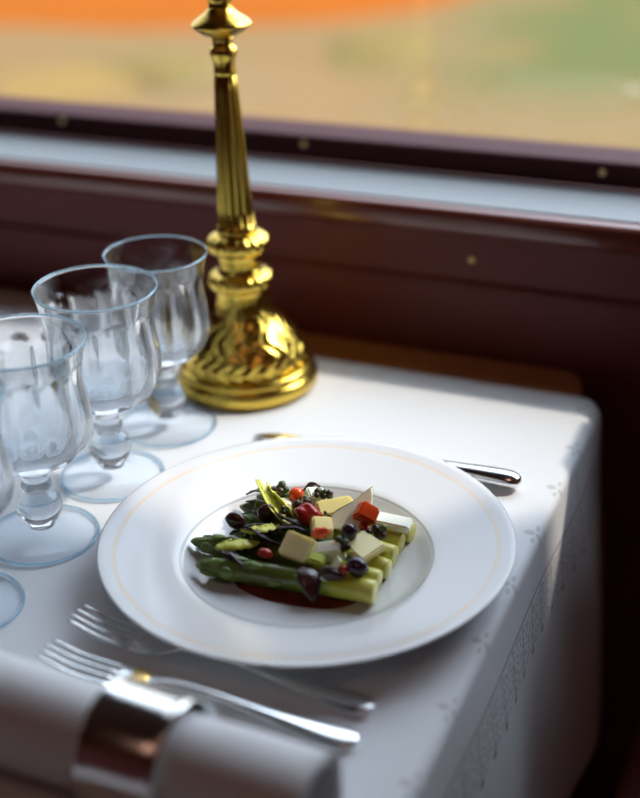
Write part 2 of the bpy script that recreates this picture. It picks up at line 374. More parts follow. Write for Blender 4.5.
# ------------------------------------------------------------------ table and cloth
TX = 0.136; TYB = 0.335; TYF = -0.42; TXL = -0.78
tb = thing('dining_table', 'brown wooden dining table under the white cloth, its bare edge showing along the wall', 'table', (0, 0, FLOOR))
def tpart(name, dims, bev=0.004):
    bm = bmesh.new(); x0, x1, y0, y1, z0, z1 = dims; box(bm, x0, x1, y0, y1, z0 - FLOOR, z1 - FLOOR, bev, 3); return link(name, bm, 'table_wood', tb, smooth=False)
bm = bmesh.new()
edge = [(TXL + 0.004, 0.377), (TXL + 0.004, TYF + 0.004), (TX - 0.003, TYF + 0.004)] + [(TX - 0.003 - 0.014 * (max(0, yy - 0.20) / 0.135) ** 2, yy) for yy in (0.1, 0.2, 0.22, 0.24, 0.26, 0.28, 0.30, 0.32, 0.335)] + [(TX - 0.016, 0.345), (TX - 0.020, 0.36), (TX - 0.027, 0.371), (TX - 0.037, 0.377)]
lo = [bm.verts.new((x, y, -0.028 - FLOOR)) for x, y in edge]; hi = [bm.verts.new((x, y, -0.0018 - FLOOR)) for x, y in edge]
bm.faces.new(lo); bm.faces.new(list(reversed(hi)))
for i in range(len(edge)): bm.faces.new((lo[i], lo[(i + 1) % len(edge)], hi[(i + 1) % len(edge)], hi[i]))
link('tabletop', bm, 'table_wood', tb, smooth=False)
for x in (TX - 0.06, TXL + 0.06):
    for y in (0.355, TYF + 0.06): tpart('leg', (x - 0.02, x + 0.02, y - 0.02, y + 0.02, FLOOR, -0.028))

bench = thing('bench_seat', 'dark brown leather dining bench with a high back beside the table', 'bench', (0.5, 0.05, FLOOR))
def bpart(name, dims, bev):
    bm = bmesh.new(); box(bm, *dims, bev, 4); return link(name, bm, 'leather', bench)
bpart('base', (-0.26, 0.30, -0.55, 0.32, 0.0, 0.30), 0.01)
bpart('cushion', (-0.30, 0.20, -0.56, 0.33, 0.301, 0.44), 0.03)
bpart('backrest', (0.201, 0.30, -0.56, 0.335, 0.301, 1.585), 0.03)
bm = bmesh.new(); wp = [(-0.26, 0.43), (-0.26, 0.90), (-0.245, 0.92), (-0.20, 0.93), (-0.05, 0.96), (0.10, 1.10), (0.18, 1.40), (0.20, 1.585), (0.20, 0.43)]
wa = [bm.verts.new((x, 0.245, z)) for x, z in wp]; wb = [bm.verts.new((x, 0.330, z)) for x, z in wp]
bm.faces.new(wa); bm.faces.new(list(reversed(wb)))
for i in range(len(wp)): bm.faces.new((wa[i], wa[(i + 1) % len(wp)], wb[(i + 1) % len(wp)], wb[i]))
bmesh.ops.bevel(bm, geom=list(bm.edges), offset=0.006, segments=3, affect='EDGES')
link('shade_wing', bm, 'leather', bench, smooth=False)  # added unseen wing, shaped to shade the right strip of the cloth
def cloth():
    bm = bmesh.new(); uvl = bm.loops.layers.uv.new('UVMap')
    D = 0.32; R = 0.008
    xs = [TXL - D + 0.0 + i * 0.02 for i in range(int(D / 0.02))] + [TXL + i * (TX - TXL) / 46 for i in range(47)]
    e = 0.0
    while e < D: e += (0.0025 if e < 0.02 else 0.006); xs.append(TX + e)
    ys = [TYF - D + i * 0.02 for i in range(int(D / 0.02))] + [TYF + i * (TYB - TYF) / 76 for i in range(77)]
    def pos(x, y):
        tq = max(0.0, min(1.0, (y - 0.20) / 0.135)); tx = TX - 0.012 * tq * tq
        if x > TXL + 0.3: x += (tx - TX) * min(1.0, (x - TXL - 0.3) / 0.3)
        if y > 0: # the back hem lies a little askew, closer to the wall at the far end
            hq = max(0.0, min(1.0, (-0.15 - x) / 0.2)); hq = hq * hq * (3 - 2 * hq)
            y *= 1 + (-0.010 + 0.048 * hq) / TYB
        bx = min(max(x, TXL), tx); by = max(y, TYF)
        dx, dy = x - bx, y - by; d = math.hypot(dx, dy)
        z = 0.0006 * noise.noise((x * 9, y * 9, 1)) + 0.0004
        if d < 1e-9:
            return Vector((x, y, z)), 0.0
        ux, uy = dx / d, dy / d
        flare = 0.0
        tb_ = max(0.0, min(1.0, (y - 0.20) / 0.135)) if dx > 0 else 0.0
        rr = R + 0.012 * tb_ * tb_
        arc = rr * PI / 2
        if d < arc:
            a = d / rr; o = rr * math.sin(a); zz = -rr * (1 - math.cos(a))
        else:
            h = d - arc; fold = 0.006 * math.sin(by * 21 + bx * 17 + 0.6) * min(1, h / 0.12) + 0.004 * noise.noise((bx * 14, by * 14, h * 6))* min(1, h / 0.1)
            o = rr + 0.075 * h + fold; zz = -rr - h * 0.995
        return Vector((bx + ux * o, by + uy * o, z + zz)), d
    grid = []
    for x in xs:
        rowv = []
        for y in ys:
            p, d = pos(x, y); v = bm.verts.new(p); rowv.append((v, (y, (x - TX) if x > TXL + 0.3 else -0.4)))
        grid.append(rowv)
    for A, B in zip(grid, grid[1:]):
        for j in range(len(ys) - 1):
            q = (A[j], B[j], B[j + 1], A[j + 1]); f = bm.faces.new([t_[0] for t_ in q])
            for lp, t_ in zip(f.loops, q): lp[uvl].uv = t_[1]
    o = link('tablecloth', bm, 'linen')
    md = o.modifiers.new('thickness', 'SOLIDIFY'); md.thickness = 0.0007; md.offset = -1
    return tag(o, 'white linen tablecloth with a grey woven border hanging over the right side', 'tablecloth')
cloth()

# ------------------------------------------------------------------ plate
prof = [(0, 0.0045), (0.060, 0.0045), (0.076, 0.0050), (0.082, 0.0075), (0.086, 0.0108), (0.0885, 0.0122), (0.095, 0.0136), (0.120, 0.0192), (0.140, 0.0240), (0.1440, 0.0252), (0.1452, 0.0250),
        (0.1450, 0.0240), (0.139, 0.0212), (0.115, 0.0150), (0.095, 0.0085), (0.088, 0.0040), (0.0855, 0.0005), (0.081, 0.0005), (0.078, 0.0022), (0, 0.0022)]
pl = link('dinner_plate', lathe(prof, 128), 'porcelain', loc=(0, 0, 0.0012))
tag(pl, 'wide-rimmed white porcelain plate with thin gold line holding the asparagus salad', 'plate')

# ------------------------------------------------------------------ goblets
def make_goblet(label, x, y, sb=1.0, sz=1.0, rot=0.0):
    g = thing('water_goblet', label, 'glass', (x, y, 0.0012), (0, 0.012, rot), 'fluted goblets in a row behind the plate')
    Rf = 0.040
    foot = [(0, 0.0002), (Rf - 0.002, 0.0002), (Rf, 0.0012), (Rf - 0.0004, 0.0024), (0.033, 0.0038), (0.020, 0.0058), (0.0142, 0.0076), (0.0138, 0.0095), (0.0125, 0.0105), (0, 0.0105)]
    link('foot', lathe(foot, 72), 'glass_foot', g)
    st = smooth_prof([(0.0100, 0.0108), (0.0110, 0.0135), (0.0150, 0.0200), (0.0168, 0.0270), (0.0150, 0.0345), (0.0098, 0.0400)], 5) + smooth_prof([(0.0096, 0.0405), (0.0112, 0.0440), (0.0108, 0.0475), (0.0094, 0.0500), (0.0092, 0.0560), (0.0110, 0.0618)], 4)
    link('stem', lathe([(0, 0.0107)] + st + [(0, 0.0618)], 56), 'glass', g)
    outp = smooth_prof([(0.0110, 0.0620), (0.0200, 0.0645), (0.0330, 0.0705), (0.0420, 0.0820), (0.0457, 0.0960), (0.0452, 0.1080), (0.0428, 0.1220), (0.0416, 0.1345), (0.0430, 0.1470), (0.0460, 0.1585)], 6)
    n = 144; NF = 12
    inp = smooth_prof([(0.0453, 0.1590), (0.0420, 0.1470), (0.0404, 0.1345), (0.0413, 0.1220), (0.0434, 0.1080), (0.0436, 0.0960), (0.0392, 0.0850), (0.0290, 0.0785), (0.0160, 0.0765)], 6) + [(0.0, 0.0762)]
    full = [(0, 0.0620)] + outp + [(0.0458, 0.1592)] + inp; cut = len(outp) + 2
    def mod(r, z, a, i):
        c = abs(math.cos(a * NF / 2))
        topz = 0.1400 + 0.0060 * c
        f = max(0.0, min(1.0, (topz - z) / 0.0035)) * max(0.0, min(1.0, (z - 0.064) / 0.010))
        return r - 0.0003 * f - 0.0014 * (1 - c) ** 1.5 * f if i >= cut else r - 0.0016 * f * c
    link('bowl', lathe([(r * sb, z) for r, z in full], n, mod), 'glass', g)
    def bead_ring(name, R, z, r):
        o = link(name, lathe([(R + r * math.cos(2 * PI * q / 10), z + r * math.sin(2 * PI * q / 10)) for q in range(11)], 96), 'glass_rim_sky', g); o['label'] = 'glass edge tinted with a blue sky reflection'
    bead_ring('foot_rim', Rf + 0.0006, 0.0014, 0.0010); bead_ring('bowl_rim', 0.0458 * sb, 0.1600, 0.0007)
    g.scale = (1, 1, sz)
    return g
make_goblet('clear fluted goblet left of the plate, whole ball-knobbed stem in view', -0.1990, -0.0310, 1.0, 0.990, 0.1)
make_goblet('clear fluted goblet second from the candlestick, its foot touching the plate rim', -0.1950, 0.0640, 1.0, 1.010, 0.3)
make_goblet('small blurred fluted goblet standing right against the brass candlestick', -0.1945, 0.1555, 0.90, 0.975, 0.5)
make_goblet('goblet cut off by the left border, only its rounded side and foot showing', -0.2015, -0.1260, 1.0, 1.0, 0.2)

# ------------------------------------------------------------------ candlestick
cs = thing('candlestick', 'tall polished brass candlestick with fluted column and domed ornamental base', 'candlestick', (-0.1658, 0.2560, 0.0012), (0, -0.020, 0))
def flute(nf, depth, p=2.0):
    return lambda r, z, a, i: r * (1 - depth * abs(math.sin(a * nf / 2)) ** p)
link('foot_ring', lathe(smooth_prof([(0.0608, 0.0), (0.0632, 0.003), (0.0636, 0.009), (0.0624, 0.013), (0.0610, 0.0145)], 3) + smooth_prof([(0.0590, 0.0150), (0.0606, 0.0185), (0.0590, 0.0215), (0.0560, 0.0225), (0.0545, 0.0225)], 3) + [(0, 0.0225)], 96), 'brass', cs)
def emboss(r, z, a, i):
    t = max(0.0, min(1.0, (z - 0.023) / 0.07))
    lobe = abs(math.sin(a * 4 + 0.4)) ** 0.7
    leaf = 0.0035 * lobe * math.sin(PI * min(1, t * 1.5)) * (1 - t)
    fine = 0.0012 * math.sin(a * 24 + 3 * math.sin(z * 260)) * (1 - t) + 0.0016 * noise.noise((math.cos(a) * 5, math.sin(a) * 5, z * 120)) * (1 - t)
    return r + leaf + fine
link('dome', lathe(smooth_prof([(0.0535, 0.0226), (0.0535, 0.030), (0.0500, 0.040), (0.0430, 0.050), (0.0350, 0.059), (0.0285, 0.068), (0.0245, 0.078), (0.0228, 0.088), (0.0235, 0.0925)], 7) + [(0, 0.0925)], 144, emboss), 'brass', cs)
def bead(r, z, a, i): return r * (1 + 0.06 * abs(math.sin(a * 9)))
link('collar', lathe([(0, 0.0926)] + smooth_prof([(0.0235, 0.0926), (0.0262, 0.0955), (0.0275, 0.1000), (0.0262, 0.1045), (0.0225, 0.1070)], 3) + [(0, 0.1070)], 108, bead), 'brass', cs)
link('neck', lathe([(0, 0.1071)] + smooth_prof([(0.0195, 0.1071), (0.0172, 0.1130), (0.0190, 0.1200), (0.0208, 0.1255)], 4) + [(0, 0.1255)], 64), 'brass', cs)
link('collar', lathe([(0, 0.1256)] + smooth_prof([(0.0215, 0.1256), (0.0250, 0.1290), (0.0262, 0.1340), (0.0245, 0.1385), (0.0190, 0.1420)], 3) + [(0, 0.1420)], 108, bead), 'brass', cs)
colp = [(0.0172, 0.1421), (0.0175, 0.146), (0.0160, 0.150)] + [(0.0160 - 0.0066 * t / 10, 0.151 + 0.126 * t / 10) for t in range(11)] + [(0.0090, 0.2775)]
link('fluted_column', lathe([(0, 0.1421)] + colp + [(0, 0.2775)], 120, lambda r, z, a, i: r * (1 - (0.13 * abs(math.sin(a * 7)) ** 1.5 if z > 0.1505 and z < 0.277 else 0))), 'brass', cs)
link('cap', lathe([(0, 0.2776)] + smooth_prof([(0.0092, 0.2776), (0.0090, 0.288), (0.0112, 0.2945), (0.0108, 0.299), (0.0085, 0.302), (0.0090, 0.308)], 3) + [(0, 0.308)], 64), 'brass', cs)
link('disc', lathe([(0, 0.3081)] + smooth_prof([(0.0095, 0.3081), (0.0170, 0.3110), (0.0238, 0.3165), (0.0245, 0.3185), (0.0215, 0.3215), (0.0130, 0.3275), (0.0098, 0.3310)], 3) + [(0, 0.3310)], 72), 'brass', cs)
link('socket', lathe([(0, 0.3311)] + smooth_prof([(0.0098, 0.3311), (0.0095, 0.336), (0.0135, 0.343), (0.0180, 0.352), (0.0170, 0.362), (0.0120, 0.370), (0.0125, 0.385), (0.0150, 0.396)], 4) + [(0.0110, 0.396), (0.0110, 0.380), (0, 0.380)], 72), 'brass', cs)

# ------------------------------------------------------------------ cutlery
def make_fork(label, loc, rz, collar=False):
    f = thing('dinner_fork', label, 'fork', loc, (0, 0, rz), 'silver forks below the plate')
    for yy in (-0.0094, -0.0031, 0.0031, 0.0094):
        tip = 0.002 if abs(yy) > 0.005 else 0.0
        link('tine', loft(interp([(tip, yy * 0.96, 0.0125, 0.0008, 0.0006), (tip + 0.006, yy * 0.98, 0.0108, 0.0016, 0.0009), (0.025, yy, 0.0062, 0.0019, 0.0011), (0.052, yy, 0.0045, 0.0021, 0.0012)], 4), 10), 'silver', f)
    link('head', loft(interp([(0.0515, 0, 0.0045, 0.0118, 0.0013), (0.060, 0, 0.0050, 0.0118, 0.0014), (0.070, 0, 0.0062, 0.0095, 0.0015), (0.078, 0, 0.0080, 0.0055, 0.0017), (0.084, 0, 0.0095, 0.0034, 0.0018)], 5), 20), 'silver', f)
    link('handle', loft(interp([(0.0838, 0, 0.0095, 0.0034, 0.0018), (0.098, 0, 0.0112, 0.0028, 0.0018), (0.120, 0, 0.0105, 0.0032, 0.0017), (0.160, 0, 0.0062, 0.0052, 0.0017), (0.190, 0, 0.0036, 0.0082, 0.0017), (0.203, 0, 0.0032, 0.0088, 0.0018), (0.2105, 0, 0.0034, 0.0066, 0.0016), (0.2135, 0, 0.0036, 0.0022, 0.0010)], 5), 20), 'silver', f)
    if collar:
        c = link('collar', loft([(0.062, 0, 0.0052, 0.0121, 0.0019), (0.064, 0, 0.0054, 0.0119, 0.0024), (0.074, 0, 0.0071, 0.0079, 0.0024), (0.076, 0, 0.0075, 0.0068, 0.0019)], 20), 'gold_glint', f); c['label'] = 'golden glint shaped as a band'  # golden reflection on the fork neck, modelled as a gold-coloured band
    return f
FZ = 0.0012
make_fork('silver fork nearest the plate, four tines in the light', (-0.1155, -0.1205, FZ), -0.050)
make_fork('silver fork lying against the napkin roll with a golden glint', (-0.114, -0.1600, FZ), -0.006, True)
kn = thing('table_knife', 'silver knife lying half hidden behind the far rim of the plate', 'knife', (-0.1145, 0.1640, 0.0012), (0, 0, -0.055))
link('blade', loft(interp([(0.0, -0.004, 0.0020, 0.0012, 0.0006), (0.008, -0.002, 0.0022, 0.0050, 0.0009), (0.03, 0, 0.0026, 0.0088, 0.0012), (0.09, 0.0, 0.0030, 0.0092, 0.0013), (0.112, 0.0, 0.0045, 0.0060, 0.0022)], 5), 16), 'silver', kn)
link('handle', loft(interp([(0.1118, 0, 0.0050, 0.0048, 0.0036), (0.13, 0, 0.0052, 0.0056, 0.0042), (0.175, 0, 0.0064, 0.0074, 0.0056), (0.205, 0, 0.0074, 0.0092, 0.0066), (0.220, 0, 0.0076, 0.0092, 0.0066), (0.2275, 0, 0.0074, 0.0060, 0.0046), (0.2295, 0, 0.0072, 0.0022, 0.0018)], 5), 20), 'silver', kn)

# ------------------------------------------------------------------ napkin roll with its ring
def napkin():
    bm = bmesh.new(); L0, L1 = -0.27, 0.112; n = 60; turns = 2.6; T = 0.0042; Rm = 0.0322
    nx = 26; rows = []
    steps = int(n * turns)
    for i in range(nx + 1):
        x = L0 + (L1 - L0) * i / nx; row = []
        pinch = 1 - 0.07 * math.exp(-((x - 0.008) / 0.045) ** 2)
        for j in range(steps + 1):
            a = 2 * PI * j / n; rr = (Rm - T * (turns - j / n) - 0.0002) * pinch * (1 + 0.02 * noise.noise((x * 12, math.cos(a) * 1.5, math.sin(a) * 1.5 + j * 0.01)))
            ex = 0.004 * noise.noise((j * 0.02, 3, 1)) if i in (0, nx) else 0
            row.append(bm.verts.new((x + ex, rr * math.cos(a + 2.2), rr * math.sin(a + 2.2))))
        rows.append(row)
    for A, B in zip(rows, rows[1:]):
        for j in range(steps): bm.faces.new((A[j], A[j + 1], B[j + 1], B[j]))
    uvl = bm.loops.layers.uv.new('UVMap')
    for f in bm.faces:
        for lp in f.loops: lp[uvl].uv = (lp.vert.co.x, math.atan2(lp.vert.co.z, lp.vert.co.y) * 0.03)
    o = link('napkin', bm, 'napkin'); md = o.modifiers.new('thickness', 'SOLIDIFY'); md.thickness = 0.0014; md.offset = 0
    o.location = (0, -0.242, 0.0340); o.rotation_euler = (0, 0, -0.05)
    return tag(o, 'white linen napkin rolled up and held by a silver ring', 'napkin')
napkin()
ringp = [(0.0330, -0.024), (0.0345, -0.0245), (0.0352, -0.0225), (0.0345, -0.0205), (0.0340, -0.015), (0.0338, 0.0), (0.0340, 0.015), (0.0345, 0.0205), (0.0352, 0.0225), (0.0345, 0.0245), (0.0330, 0.024), (0.0326, 0.015), (0.0325, 0.0), (0.0326, -0.015), (0.0330, -0.024)]
nr = link('napkin_ring', lathe(ringp, 72), 'silver'); nr.location = (0.008, -0.2424, 0.0362); nr.rotation_euler = (0, PI / 2, -0.05)
tag(nr, 'broad shiny silver napkin ring with beaded edges around the rolled napkin', 'napkin ring')

# ------------------------------------------------------------------ salad on the plate
ZW = 0.0059   # well surface
def spear(label, tip, end, r=0.0078, z=None, seed=0, bend=0.003):
    z = z if z is not None else ZW + r
    a = Vector((*tip, z)); b = Vector((*end, z)); L = (b - a).length
    t = thing('asparagus_spear', label, 'asparagus', a, (0, 0, math.atan2(b.y - a.y, b.x - a.x)), 'asparagus spears on the plate')
    rr = random.Random(seed)
    secs = []
    for i in range(31):
        s = i / 30; x = L * s
        rad = r * (0.16 + 0.84 * min(1, (x / 0.024)) ** 0.6) if x < 0.024 else r * (1 - 0.05 * s)
        secs.append((x, bend * math.sin(PI * s), (0.0006 * math.sin(7 * s + seed)), rad * (1 + 0.03 * math.sin(i * 1.3 + seed)), rad))
    secs.append((L + 0.0006, 0, secs[-1][2], r * 0.86, r * 0.86))
    link('stalk', loft(secs, 18), asparagus_mat('asparagus_skin', L), t)
    bm = bmesh.new()
    spots = [(0.001 + 0.0032 * i, i * 2.4 + seed) for i in range(9)] + [(0.040, seed + 1.0), (0.055, seed + 2.2), (0.072, seed + 1.5)]
    for (x, ang) in spots:
        ln = 0.011 if x < 0.035 else 0.009; wd = (0.0022 + 0.0020 * min(1, x / 0.015)) if x < 0.035 else 0.003
        rad = r * (0.16 + 0.84 * min(1, (x + ln * 0.6) / 0.024) ** 0.6)
        grid = []
        for i in range(6):
            s = i / 5; row = []
            for j in range(5):
                q = (j - 2) / 2
                hw = wd * math.sin(PI * (0.12 + 0.88 * s) ** 0.8) if s < 1 else 0.0015
                xx = x + ln * s
                rl = r * (0.16 + 0.84 * min(1, max(xx, 0.0006) / 0.024) ** 0.6) if xx < 0.024 else r
                lift = (0.0014 * (1 - s) + 0.0006 * (1 - q * q)) * min(1, 0.2 + xx / 0.014) + 0.0002
                aa = ang + q * hw / max(rl, 0.003)
                sy = bend * math.sin(PI * xx / L)
                row.append(bm.verts.new((xx, sy + (rl + lift) * math.cos(aa), (rl + lift) * math.sin(aa))))
            grid.append(row)
        for A, B in zip(grid, grid[1:]):
            for j in range(4): bm.faces.new((A[j], A[j + 1], B[j + 1], B[j]))
    o = link('bud_scales', bm, 'scale', t); md = o.modifiers.new('thickness', 'SOLIDIFY'); md.thickness = 0.0005
    return t
spear('front asparagus spear with dark green tip, its cut end nearest the camera', (-0.0640, -0.0450), (0.0625, -0.0330), 0.0086, seed=1)
spear('second asparagus spear from the front, pointed tip on the left', (-0.0820, -0.0175), (0.0600, -0.0170), 0.0076, seed=2)
spear('third asparagus spear from the front, tip under a brown oval leaf', (-0.0600, 0.0060), (0.0610, -0.0015), 0.0074, seed=3)
spear('fourth asparagus spear from the front, thick pale green cut end', (-0.0670, 0.0215), (0.0598, 0.0150), 0.0080, seed=4)
spear('fifth asparagus spear from the front, partly under the cheese slab', (-0.0700, 0.0385), (0.0590, 0.0315), 0.0078, seed=5)
spear('rearmost asparagus spear with yellowish cut end', (-0.0640, 0.0555), (0.0615, 0.0470), 0.0078, seed=6)

# dressing under the spears
bm = bmesh.new(); c = bm.verts.new((0.0, 0, 0.0012)); NP = 72; r1 = []; r2 = []
for i in range(NP):
    a = 2 * PI * i / NP
    rx = 0.0605 if math.cos(a) > 0 else 0.048; ry = 0.056
    rr = 1 + 0.05 * noise.noise((math.cos(a) * 2, math.sin(a) * 2, 4))
    x, y = rx * math.copysign(abs(math.cos(a)) ** 0.75, math.cos(a)) * rr, ry * math.copysign(abs(math.sin(a)) ** 0.8, math.sin(a)) * rr
    r1.append(bm.verts.new((x * 0.96, y * 0.96, 0.0011))); r2.append(bm.verts.new((x, y, 0.0)))
for i in range(NP):
    j = (i + 1) % NP; bm.faces.new((c, r1[i], r1[j])); bm.faces.new((r1[i], r2[i], r2[j], r1[j]))
sc_ = link('sauce_pool', bm, 'sauce', loc=(0.0, 0.0015, ZW - 0.0001))
tag(sc_, 'dark reddish brown dressing pooled under the asparagus on the plate', 'sauce', kind='stuff')

def chunk(name, label, cat, size, loc, rot, material, seed=0, taper=0.85, group=None, bev=0.0012, jit=0.08):
    rr = random.Random(seed); bm = bmesh.new(); sx_, sy_, sz_ = size
    vs_ = bmesh.ops.create_cube(bm, size=1.0)['verts']
    for v in vs_:
        tp = taper if v.co.z > 0 else 1.0
        v.co = Vector((v.co.x * sx_ * tp * (1 + rr.uniform(-jit, jit)), v.co.y * sy_ * tp * (1 + rr.uniform(-jit, jit)), v.co.z * sz_ * (1 + rr.uniform(-jit, jit))))
    bmesh.ops.bevel(bm, geom=list(bm.edges), offset=bev, segments=2, affect='EDGES')
    o = link(name, bm, material, smooth=False); o.location = loc; o.rotation_euler = rot
    return tag(o, label, cat, group)
def blob(name, label, cat, size, loc, rot, material, seed=0, lump=0.12, group=None, freq=1.6, sub=3):
    bm = bmesh.new(); bmesh.ops.create_icosphere(bm, subdivisions=sub, radius=1.0)
    for v in bm.verts:
        d = 1 + lump * noise.noise(v.co * freq + Vector((seed * 3.1, seed, 0))); v.co = Vector((v.co.x * size[0], v.co.y * size[1], v.co.z * size[2])) * d
    o = link(name, bm, material); o.location = loc; o.rotation_euler = rot
    return tag(o, label, cat, group)
def leaf(name, label, cat, pts, width, material, group=None, tilt=0.3, curl=0.25, rib=None, frill=0.0, seed=0):
    """leaf blade along pts (world), width profile, cupped; parts: rib"""
    P = interp(pts, 6); base = Vector(P[0]); bm = bmesh.new(); n = len(P); grid = []
    for i, p in enumerate(P):
        p = Vector(p) - base; s = i / (n - 1)
        tg = (Vector(P[min(i + 1, n - 1)]) - Vector(P[max(i - 1, 0)])).normalized()
        sd_ = tg.cross(Vector((0, 0, 1))).normalized(); up = sd_.cross(tg)
        sd2 = (sd_ * math.cos(tilt) + up * math.sin(tilt)); up2 = (up * math.cos(tilt) - sd_ * math.sin(tilt))
        hw = width * max(0.06, math.sin(PI * (0.08 + 0.90 * s)) ** 0.8); row = []
        for j in range(7):
            q = (j - 3) / 3
            fr_ = frill * width * noise.noise((i * 0.9, j * 0.8, seed))
            row.append(bm.verts.new(p + sd2 * (hw * q + fr_ * q) + up2 * (curl * hw * q * q + fr_)))
        grid.append(row)
    for A, B in zip(grid, grid[1:]):
        for j in range(6): bm.faces.new((A[j], A[j + 1], B[j + 1], B[j]))
    o = link(name, bm, material, loc=tuple(base)); md = o.modifiers.new('thickness', 'SOLIDIFY'); md.thickness = 0.0006; md.offset = 0
    if rib:
        rb = bmesh.new(); secs = [(Vector(p) - base) for p in P]; rings = []
        for i, p in enumerate(secs):
            s = i / (n - 1); r_ = 0.0008 * (1.1 - s)
            rings.append([rb.verts.new(p + Vector((0, r_ * math.cos(a), r_ * math.sin(a) + 0.0003))) for a in (0, PI / 2, PI, 3 * PI / 2)])
        for A, B in zip(rings, rings[1:]):
            for j in range(4): rb.faces.new((A[j], A[(j + 1) % 4], B[(j + 1) % 4], B[j]))
        link('rib', rb, rib, o)
    return tag(o, label, cat, group)
G_CH, G_TO, G_OL, G_CR, G_LF = 'pale cheese pieces on the salad', 'tomato pieces on the salad', 'dark olives on the salad', 'dark cress clusters on the salad', 'leaves on the salad'
T = 0.0225    # top of the spears
# cheese
chunk('cheese_piece', 'square pale cheese slab leaning at the front of the salad', 'cheese', (0.023, 0.018, 0.010), (0.0030, -0.0215, T + 0.0075), (0.75, 0.10, -0.15), 'cheese', 1, 0.95, G_CH, jit=0.05)
chunk('cheese_piece', 'largest yellow cheese wedge at the back of the salad', 'cheese', (0.030, 0.017, 0.013), (0.0090, 0.0330, T + 0.0070), (0.35, -0.12, 0.50), 'cheese_yellow', 2, 0.85, G_CH)
chunk('cheese_piece', 'small yellow cheese cube beside the dark red tomato', 'cheese', (0.016, 0.014, 0.011), (0.0085, 0.0080, T + 0.0070), (0.35, 0.15, 0.55), 'cheese_yellow', 3, 0.9, G_CH)
chunk('cheese_piece', 'pale cheese slice lying below the upright dark olive', 'cheese', (0.024, 0.023, 0.006), (0.0420, 0.0010, T + 0.0030), (0.12, 0.08, -0.45), 'cheese', 4, 0.95, G_CH, jit=0.05)
chunk('cheese_piece', 'flat beige cheese slice at the right end, over two cut spears', 'cheese', (0.030, 0.014, 0.006), (0.0490, 0.0390, T + 0.0022), (0.05, 0.05, 0.05), 'cheese_pale', 5, 0.95, G_CH, jit=0.05)
chunk('cheese_piece', 'white cheese chunk behind the dark red tomato', 'cheese', (0.016, 0.014, 0.016), (-0.0120, 0.0430, T + 0.0060), (0.3, 0.2, 0.7), 'cheese_pale', 6, 0.8, G_CH)
chunk('cheese_piece', 'thin whitish cheese piece left of the orange tomato ball', 'cheese', (0.015, 0.011, 0.006), (-0.0330, 0.0360, T + 0.0018), (0.1, 0.1, 0.35), 'cheese_pale', 7, 0.9, G_CH)
def wedge(label, pts, th, loc, rot, rim, group):
    bm = bmesh.new(); f = [bm.verts.new((x, -th / 2, z)) for x, z in pts]; b = [bm.verts.new((x, th / 2, z)) for x, z in pts]
    n = len(pts); bm.faces.new(f); bm.faces.new(list(reversed(b)))
    for i in range(n): bm.faces.new((f[i], b[i], b[(i + 1) % n], f[(i + 1) % n]))
    bmesh.ops.bevel(bm, geom=list(bm.edges), offset=0.0004, segments=2, affect='EDGES')
    o = link('endive_piece', bm, 'cheese_pale', smooth=False); o.location = loc; o.rotation_euler = rot
    rb = bmesh.new(); P = [pts[i] for i in rim]; rings = []
    for x, z in interp(P, 4):
        rings.append([rb.verts.new((x + 0.0008 * math.cos(a), (th / 2 + 0.0004) * math.sin(a), z + 0.0008 * math.cos(a))) for a in [2 * PI * q / 8 for q in range(8)]])
    for A, B in zip(rings, rings[1:]):
        for j in range(8): rb.faces.new((A[j], A[(j + 1) % 8], B[(j + 1) % 8], B[j]))
    rb.faces.new(rings[0]); rb.faces.new(list(reversed(rings[-1])))
    e_ = link('rim', rb, 'endive_rim', o); e_['label'] = 'yellow-green edge'
    return tag(o, label, 'endive', group)
wedge('tall white endive piece with green edge pointing up behind the orange cube', [(-0.019, -0.010), (0.008, -0.010), (0.0115, 0.002), (0.0120, 0.016), (0.0095, 0.0235), (-0.001, 0.012), (-0.013, 0.002)], 0.0035, (0.0245, 0.0260, T + 0.0085), (-0.85, 0.0, 0.10), (4, 5, 6, 0), 'white endive pieces')
wedge('thin white endive sliver in front of the upright olive', [(-0.004, -0.010), (0.002, -0.010), (0.007, 0.006), (0.003, 0.009)], 0.004, (0.0310, -0.0330, T + 0.0055), (-0.5, 0.25, 0.15), (3, 0), 'white endive pieces')
chunk('endive_piece', 'whitish green endive chunk below the small red tomato oval', 'endive', (0.024, 0.013, 0.011), (0.0225, -0.0150, T + 0.0055), (0.45, -0.2, 0.25), 'cheese_pale', 9, 0.8, 'white endive pieces')
chunk('endive_piece', 'lime green endive chunk beside the square cheese slab', 'endive', (0.014, 0.010, 0.008), (0.0180, -0.0260, T + 0.0035), (0.3, 0.2, 0.1), 'endive_rim', 10, 0.8, 'white endive pieces')
# tomatoes
blob('tomato_piece', 'round orange-red tomato ball at the back of the salad', 'tomato', (0.0058, 0.0058, 0.0056), (-0.0265, 0.0450, T + 0.0060), (0, 0, 0), 'tomato_orange', 1, 0.08, G_TO)
blob('tomato_piece', 'large dark red tomato chunk in the middle of the salad', 'tomato', (0.0098, 0.0080, 0.0085), (-0.0060, 0.0185, T + 0.0080), (0.2, 0.3, 0.4), 'tomato_dark', 2, 0.35, G_TO)
blob('tomato_piece', 'orange-red tomato oval on the small yellow cheese cube', 'tomato', (0.0066, 0.0040, 0.0040), (0.0135, -0.0060, T + 0.0125), (0, -0.35, 0.2), 'tomato_orange', 3, 0.2, G_TO)
blob('tomato_piece', 'small red tomato bit left of the square cheese slab', 'tomato', (0.0058, 0.0042, 0.0036), (-0.0185, -0.0290, T + 0.0025), (0, 0.1, 0), 'tomato_red', 4, 0.2, G_TO)
